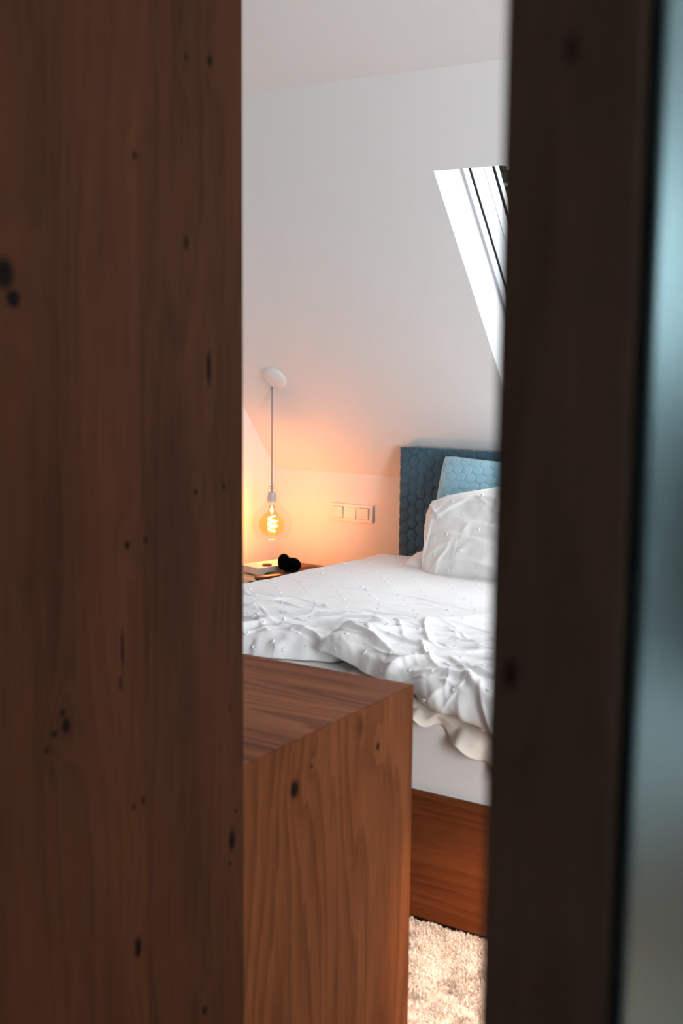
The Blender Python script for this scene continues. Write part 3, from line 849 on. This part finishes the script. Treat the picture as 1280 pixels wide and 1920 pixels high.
sp = smooth_prof(shp)
inner = [(max(0.003, r_ - 0.002), z_ + (-0.002 if z_ > -0.06 else 0.0)) for r_, z_ in sp][::-1]
link('glass_shade', lathe(sp + [(0.0685, -0.2245)] + inner, (LX, LY, ZT), 96, None), M_shade, lamp, smooth=True)
bulb = thing('bulb_holder', None, None)
bpy.data.objects.remove(bulb)
bc = -0.164; br = 0.057
bp = [(0.0125, -0.070), (0.0125, -0.082), (0.014, -0.092), (0.020, -0.104), (0.030, -0.1135)]
for k in range(14):
    a = math.radians(62 - k * (62 + 90) / 13)
    bp.append((br * math.cos(a), bc + br * math.sin(a)))
bp = [q for i, q in enumerate(bp)]
bulb = link('bulb', lathe(bp, (LX, LY, ZT), 64), M_bulb, lamp, smooth=True)
# filament: a loosely wound spiral of glowing strands
fp = []
for k in range(160):
    t_ = k / 159
    a = t_ * math.pi * 2 * 3.2
    rr = 0.020 * (0.55 + 0.45 * math.sin(t_ * math.pi)) + 0.003 * math.sin(5 * a)
    fp.append((LX + rr * math.cos(a) + 0.004 * math.sin(3 * t_), LY + rr * math.sin(a), ZT - 0.122 - 0.078 * t_))
link('filament', tube(fp, 0.0016, 6), M_fil, bulb, smooth=True)
link('filament_stem', lathe([(0.0, -0.078), (0.005, -0.078), (0.005, -0.088), (0.009, -0.096), (0.006, -0.102), (0.002, -0.108), (0.0, -0.122)], (LX, LY, ZT), 20), emit('lit_glass_stem', (1.0, 0.72, 0.40, 1), 3.0), bulb, smooth=True)

# ------------------------------------------------------------------ light switches on the knee wall
sw = thing('light_switch', 'row of three white rocker switches in one frame on the low wall', 'light switch', (-2.968, YK, 0.695))
SX0, SX1, SZ0, SZ1 = -3.085, -2.852, 0.6935, 0.7755
bm = bmesh.new()
n3 = 3; cw = 0.056; pitch = 0.071; cx0 = (SX0 + SX1) / 2 - pitch
xsb = [SX0]
for k in range(3): xsb += [cx0 + k * pitch - cw / 2, cx0 + k * pitch + cw / 2]
xsb.append(SX1); zl, zh = (SZ0 + SZ1) / 2 - cw / 2, (SZ0 + SZ1) / 2 + cw / 2
add_box(bm, (SX0, YK - 0.011, SZ0), (SX1, YK - 0.0002, zl), 0.0008)
add_box(bm, (SX0, YK - 0.011, zh), (SX1, YK - 0.0002, SZ1), 0.0008)
for k in range(0, 8, 2): add_box(bm, (xsb[k], YK - 0.0109, zl - 0.0008), (xsb[k + 1], YK - 0.0002, zh + 0.0008), 0)
link('frame', bm_mesh(bm), M_switch, sw)
for k in range(3):
    xc = cx0 + k * pitch; zc_ = (zl + zh) / 2
    tilt = math.radians(4 if k != 1 else -4)
    M = Matrix.Translation(Vector((xc, YK - 0.0125, zc_))) @ Matrix.Rotation(tilt, 4, 'X')
    bm = bmesh.new(); add_box(bm, (-0.0268, -0.004, -0.0268), (0.0268, 0.006, 0.0268), 0.0008, M)
    link('rocker', bm_mesh(bm), M_switch, sw)

# ------------------------------------------------------------------ nightstand and what stands on it
ns = thing('nightstand', 'wooden nightstand in the corner under the pendant lamp, mostly hidden by the duvet', 'nightstand', (-3.05, 4.38, ZF))
NX0, NX1, NY0, NY1, NZ = -3.405, -3.0, 3.92, 4.735, 0.465
box('top', (NX0, NY0, NZ - 0.03), (NX1, NY1, NZ), M_night, ns, 0.002)
box('body', (NX0 + 0.02, NY0 + 0.03, 0.12), (NX1 - 0.02, NY1 - 0.005, NZ - 0.03), M_night, ns, 0.001)
for x in (NX0 + 0.03, NX1 - 0.07):
    for y in (NY0 + 0.05, NY1 - 0.06): box('leg', (x, y, ZF), (x + 0.04, y + 0.04, 0.12), M_night, ns, 0.002)
d1 = box('drawer', (NX0 + 0.03, NY0 + 0.012, 0.15), (NX1 - 0.03, NY0 + 0.03, NZ - 0.04), M_night, ns, 0.001)
link('knob', lathe([(0, 0.02), (0.01, 0.018), (0.011, 0.01), (0.005, 0.004), (0.005, 0)], (-3.20, NY0 + 0.012, 0.29), 20, Matrix.Rotation(math.radians(90), 4, 'X')), M_metal, d1, smooth=True)

def throw(name, label, cat, cx, cy, w, h, z0, thick, ang, mat, seed, layers=3, quilt=True, roll=0):
    n = 90
    parts = []
    for k in range(layers):
        u = np.linspace(-1, 1, n); U, V_ = np.meshgrid(u, u, indexing='ij')
        f = np.clip(1 - np.abs(U) ** 6, 0, 1) ** .5 * np.clip(1 - np.abs(V_) ** 6, 0, 1) ** .5
        sw_ = 1 - 0.05 * k
        x = U * w / 2 * sw_ + 0.012 * vnoise(V_ * 2.5 + seed + k, U * 0 + k) ; y = V_ * h / 2 * sw_ + 0.012 * vnoise(U * 2.5 + seed, V_ * 0 + k * 3)
        tl = thick / layers
        qd = 0.006 * np.abs(np.sin(x * 75) * np.sin(y * 75 + 0.8 * np.sin(x * 40))) ** 0.5 if quilt else 0
        zt = z0 + (k + 0.5) * tl + f * tl * 0.5 + (qd + 0.006 * fbm(x * 12 + seed, y * 12 + k, 2)) * f
        zb = z0 + (k + 0.5) * tl - f * tl * 0.48
        if roll: zt = zt + (k + 1) / layers * roll * np.exp(-((y + h / 2 - 0.075) / 0.055) ** 2) * (1 + 0.5 * vnoise(x * 25, y * 0))
        ca, sa = math.cos(ang), math.sin(ang)
        for zz, flip in ((zt, 0), (zb, 1)):
            P = np.stack([cx + x * ca - y * sa, cy + x * sa + y * ca, zz + 0 * x], 2)
            V, F = grid_mesh(P); parts.append((V, F[:, ::-1] if flip else F))
    V, F = join_np(parts)
    o = link(name, mesh_np(V, F), mat, smooth=True)
    return setp(o, label, cat)
throw('folded_throw', 'folded sand-coloured quilted throw under the book on the nightstand', 'blanket', -3.12, 4.21, 0.34, 0.52, NZ + 0.001, 0.036, math.radians(-10), M_throw, 1.5, roll=0.022)
throw('folded_scarf', 'dark brown folded scarf under the black fluffy pair', 'scarf', -2.972, 4.31, 0.13, 0.28, NZ + 0.040, 0.018, math.radians(-16), M_darkthrow, 4.5, 1, False)

# book: local axes a (long), b
ba = Vector((0.30, 0.954, 0)).normalized(); bb = Vector((-0.954, 0.30, 0)).normalized()
bk0 = Vector((-3.081, 4.153, 0.0)) 
BZ0 = 0.5115
bkL, bkW, bkH = 0.21, 0.135, 0.031
Mb = Matrix.Translation(Vector((bk0.x, bk0.y, BZ0))) @ Matrix((ba, bb, Vector((0, 0, 1)))).transposed().to_4x4()
book = thing('book', 'thick paperback book with pale cover lying on the folded throw on the nightstand', 'book', (bk0.x, bk0.y, BZ0))
def bbox(name, a, b, mat, bev=0.0):
    bm = bmesh.new(); add_box(bm, a, b, bev, Mb); return link(name, bm_mesh(bm), mat, book)
bbox('pages', (0.002, 0.002, 0.002), (bkL - 0.002, bkW - 0.003, bkH - 0.002), M_paper)
bbox('cover', (0, 0, bkH - 0.002), (bkL, bkW, bkH), M_cover, 0.0004)
bbox('cover', (0, 0, 0), (bkL, bkW, 0.002), M_cover, 0.0004)
bbox('spine', (0, bkW - 0.003, 0.001), (bkL, bkW, bkH - 0.001), M_cover)
# a couple of darker print bars on the cover (illegible in the photo)

def pebble(name, label, cat, c, r, mat, seed, ang=0):
    bm = bmesh.new(); bmesh.ops.create_icosphere(bm, subdivisions=4, radius=1)
    for v in bm.verts:
        d = v.co.copy(); k = 1 + 0.10 * math.sin(3 * d.x + seed) * math.cos(2.4 * d.y) + 0.06 * math.sin(5 * d.z + 4 * d.x)
        v.co = Vector((d.x * r[0] * k, d.y * r[1] * k, d.z * r[2] * k)); v.co.rotate(Matrix.Rotation(ang, 3, 'Z')); v.co += Vector(c)
    return setp(link(name, bm_mesh(bm), mat, smooth=True), label, cat)
pebble('wooden_stone', 'small amber-brown wooden stone lying on the book', 'ornament', (-3.085, 4.228, BZ0 + bkH + 0.0062), (0.024, 0.013, 0.0068), M_amber, 1.0, 0.55)

# glasses case
gc = thing('glasses_case', 'slim brown leather case lying in front of the book beside the duvet', 'case', (-2.985, 4.13, 0.512))
Mg = Matrix.Translation(Vector((-2.985, 4.125, 0.516))) @ Matrix.Rotation(math.radians(62), 4, 'Z')
bm = bmesh.new(); add_box(bm, (-0.075, -0.02, 0), (0.075, 0.02, 0.012), 0.004, Mg); link('body', bm_mesh(bm), M_leather, gc, smooth=True)
bm = bmesh.new(); add_box(bm, (-0.078, -0.022, -0.006), (0.078, 0.0225, -0.0005), 0.002, Mg); link('base', bm_mesh(bm), M_black, gc)

# fluffy black pair: two furry lobes
def fluffy():
    root = thing('fluffy_pompom', 'black fluffy double pompom sitting beside the book on the nightstand', 'pompom', (-3.02, 4.26, 0.53))
    base = bmesh.new()
    lobes = [(Vector((-3.008, 4.250, 0.565)), (0.026, 0.024, 0.034)), (Vector((-2.973, 4.272, 0.553)), (0.034, 0.028, 0.029)), (Vector((-2.990, 4.262, 0.552)), (0.028, 0.026, 0.030))]
    V, F = [], []
    for c, r in lobes:
        q = bmesh.new(); bmesh.ops.create_icosphere(q, subdivisions=4, radius=1)
        me_ = bpy.data.meshes.new('t')
        for v in q.verts:
            d = v.co.normalized(); k = 1 + 0.05 * math.sin(6 * d.x + 2) * math.sin(5 * d.y) + 0.04 * math.sin(9 * d.z)
            v.co = c + Vector((d.x * r[0] * k, d.y * r[1] * k, d.z * r[2] * k))
        o0 = len(V); V += [tuple(v.co) for v in q.verts]; q.verts.index_update(); F += [tuple(v.index + o0 for v in f.verts) for f in q.faces]
        q.free()
        # hairs
        for i in range(3200):
            d = Vector(rng.normal(0, 1, 3)).normalized(); pz = c + Vector((d.x * r[0], d.y * r[1], d.z * r[2])) * 0.97
            tdir = (d + Vector(rng.normal(0, .35, 3)) + Vector((0, 0, -.15))).normalized(); L = random.uniform(.004, .008)
            w = tdir.orthogonal().normalized() * 0.0006
            o0 = len(V); V += [tuple(pz - w), tuple(pz + w), tuple(pz + tdir * L)]; F.append((o0, o0 + 1, o0 + 2))
    me_ = bpy.data.meshes.new('fur'); me_.from_pydata(V, [], F)
    link('fur', me_, M_fur, root, smooth=True)
fluffy()

# ------------------------------------------------------------------ dark drum on a pole, added to darken the frosted glass
fl = thing('dark_drum', 'added dark drum on a pole, a blurred dark shape behind the frosted glass at the right edge', 'lamp', (-0.35, 1.5, ZF))
M_charcoal = plain('charcoal_fabric', (0.012, 0.015, 0.017, 1), 0.9, 300, 0.2, 0.0005)
link('drum_side', lathe([(0.135, 0.34), (0.155, 0.0), (0.153, 0.0), (0.133, 0.34)], (-0.35, 1.5, 1.12), 48, None, True), M_charcoal, fl, smooth=True)
link('drum_top', lathe([(0.0, 0.334), (0.134, 0.334), (0.134, 0.332), (0.0, 0.332)], (-0.35, 1.5, 1.12), 48), M_charcoal, fl)
link('pole', tube([(-0.35, 1.5, ZF + 0.015), (-0.35, 1.5, 1.45)], 0.009, 16), M_black, fl, smooth=True)
link('base', lathe([(0.0, 0.022), (0.10, 0.018), (0.125, 0.008), (0.125, 0.0), (0.0, 0.0)], (-0.35, 1.5, ZF), 48), M_black, fl, smooth=True)

# ------------------------------------------------------------------ tree outside the roof window
def tree():
    root = thing('tree', 'dark green leafy tree seen through the top corner of the roof window', 'tree', (-3.6, 9.4, -3.0))
    link('trunk', tube([(-3.6, 9.4, -3.0), (-3.5, 9.4, 1.0), (-3.6, 9.3, 3.6)], [0.25, 0.18, 0.08], 14), M_bark, root, smooth=True)
    n = 14000
    d = rng.normal(0, 1, (n, 3)); d /= np.linalg.norm(d, axis=1, keepdims=True)
    rr = (rng.random(n) ** 0.4)[:, None]
    c = np.array([-3.6, 9.4, 4.3]) + d * rr * np.array([2.4, 1.6, 2.1]) * (1 + 0.3 * np.sin(d[:, :1] * 7) * np.cos(d[:, 1:2] * 6))
    a = rng.normal(0, 1, (n, 3)); a /= np.linalg.norm(a, axis=1, keepdims=True)
    b = np.cross(a, rng.normal(0, 1, (n, 3))); b /= np.linalg.norm(b, axis=1, keepdims=True)
    V = np.stack([c - a * .08, c + b * .035, c + a * .08, c - b * .035], 1).reshape(-1, 3)
    F = np.arange(n * 4).reshape(n, 4)
    link('foliage', mesh_np(V, F), M_leaf, root)['kind'] = 'stuff'
tree()
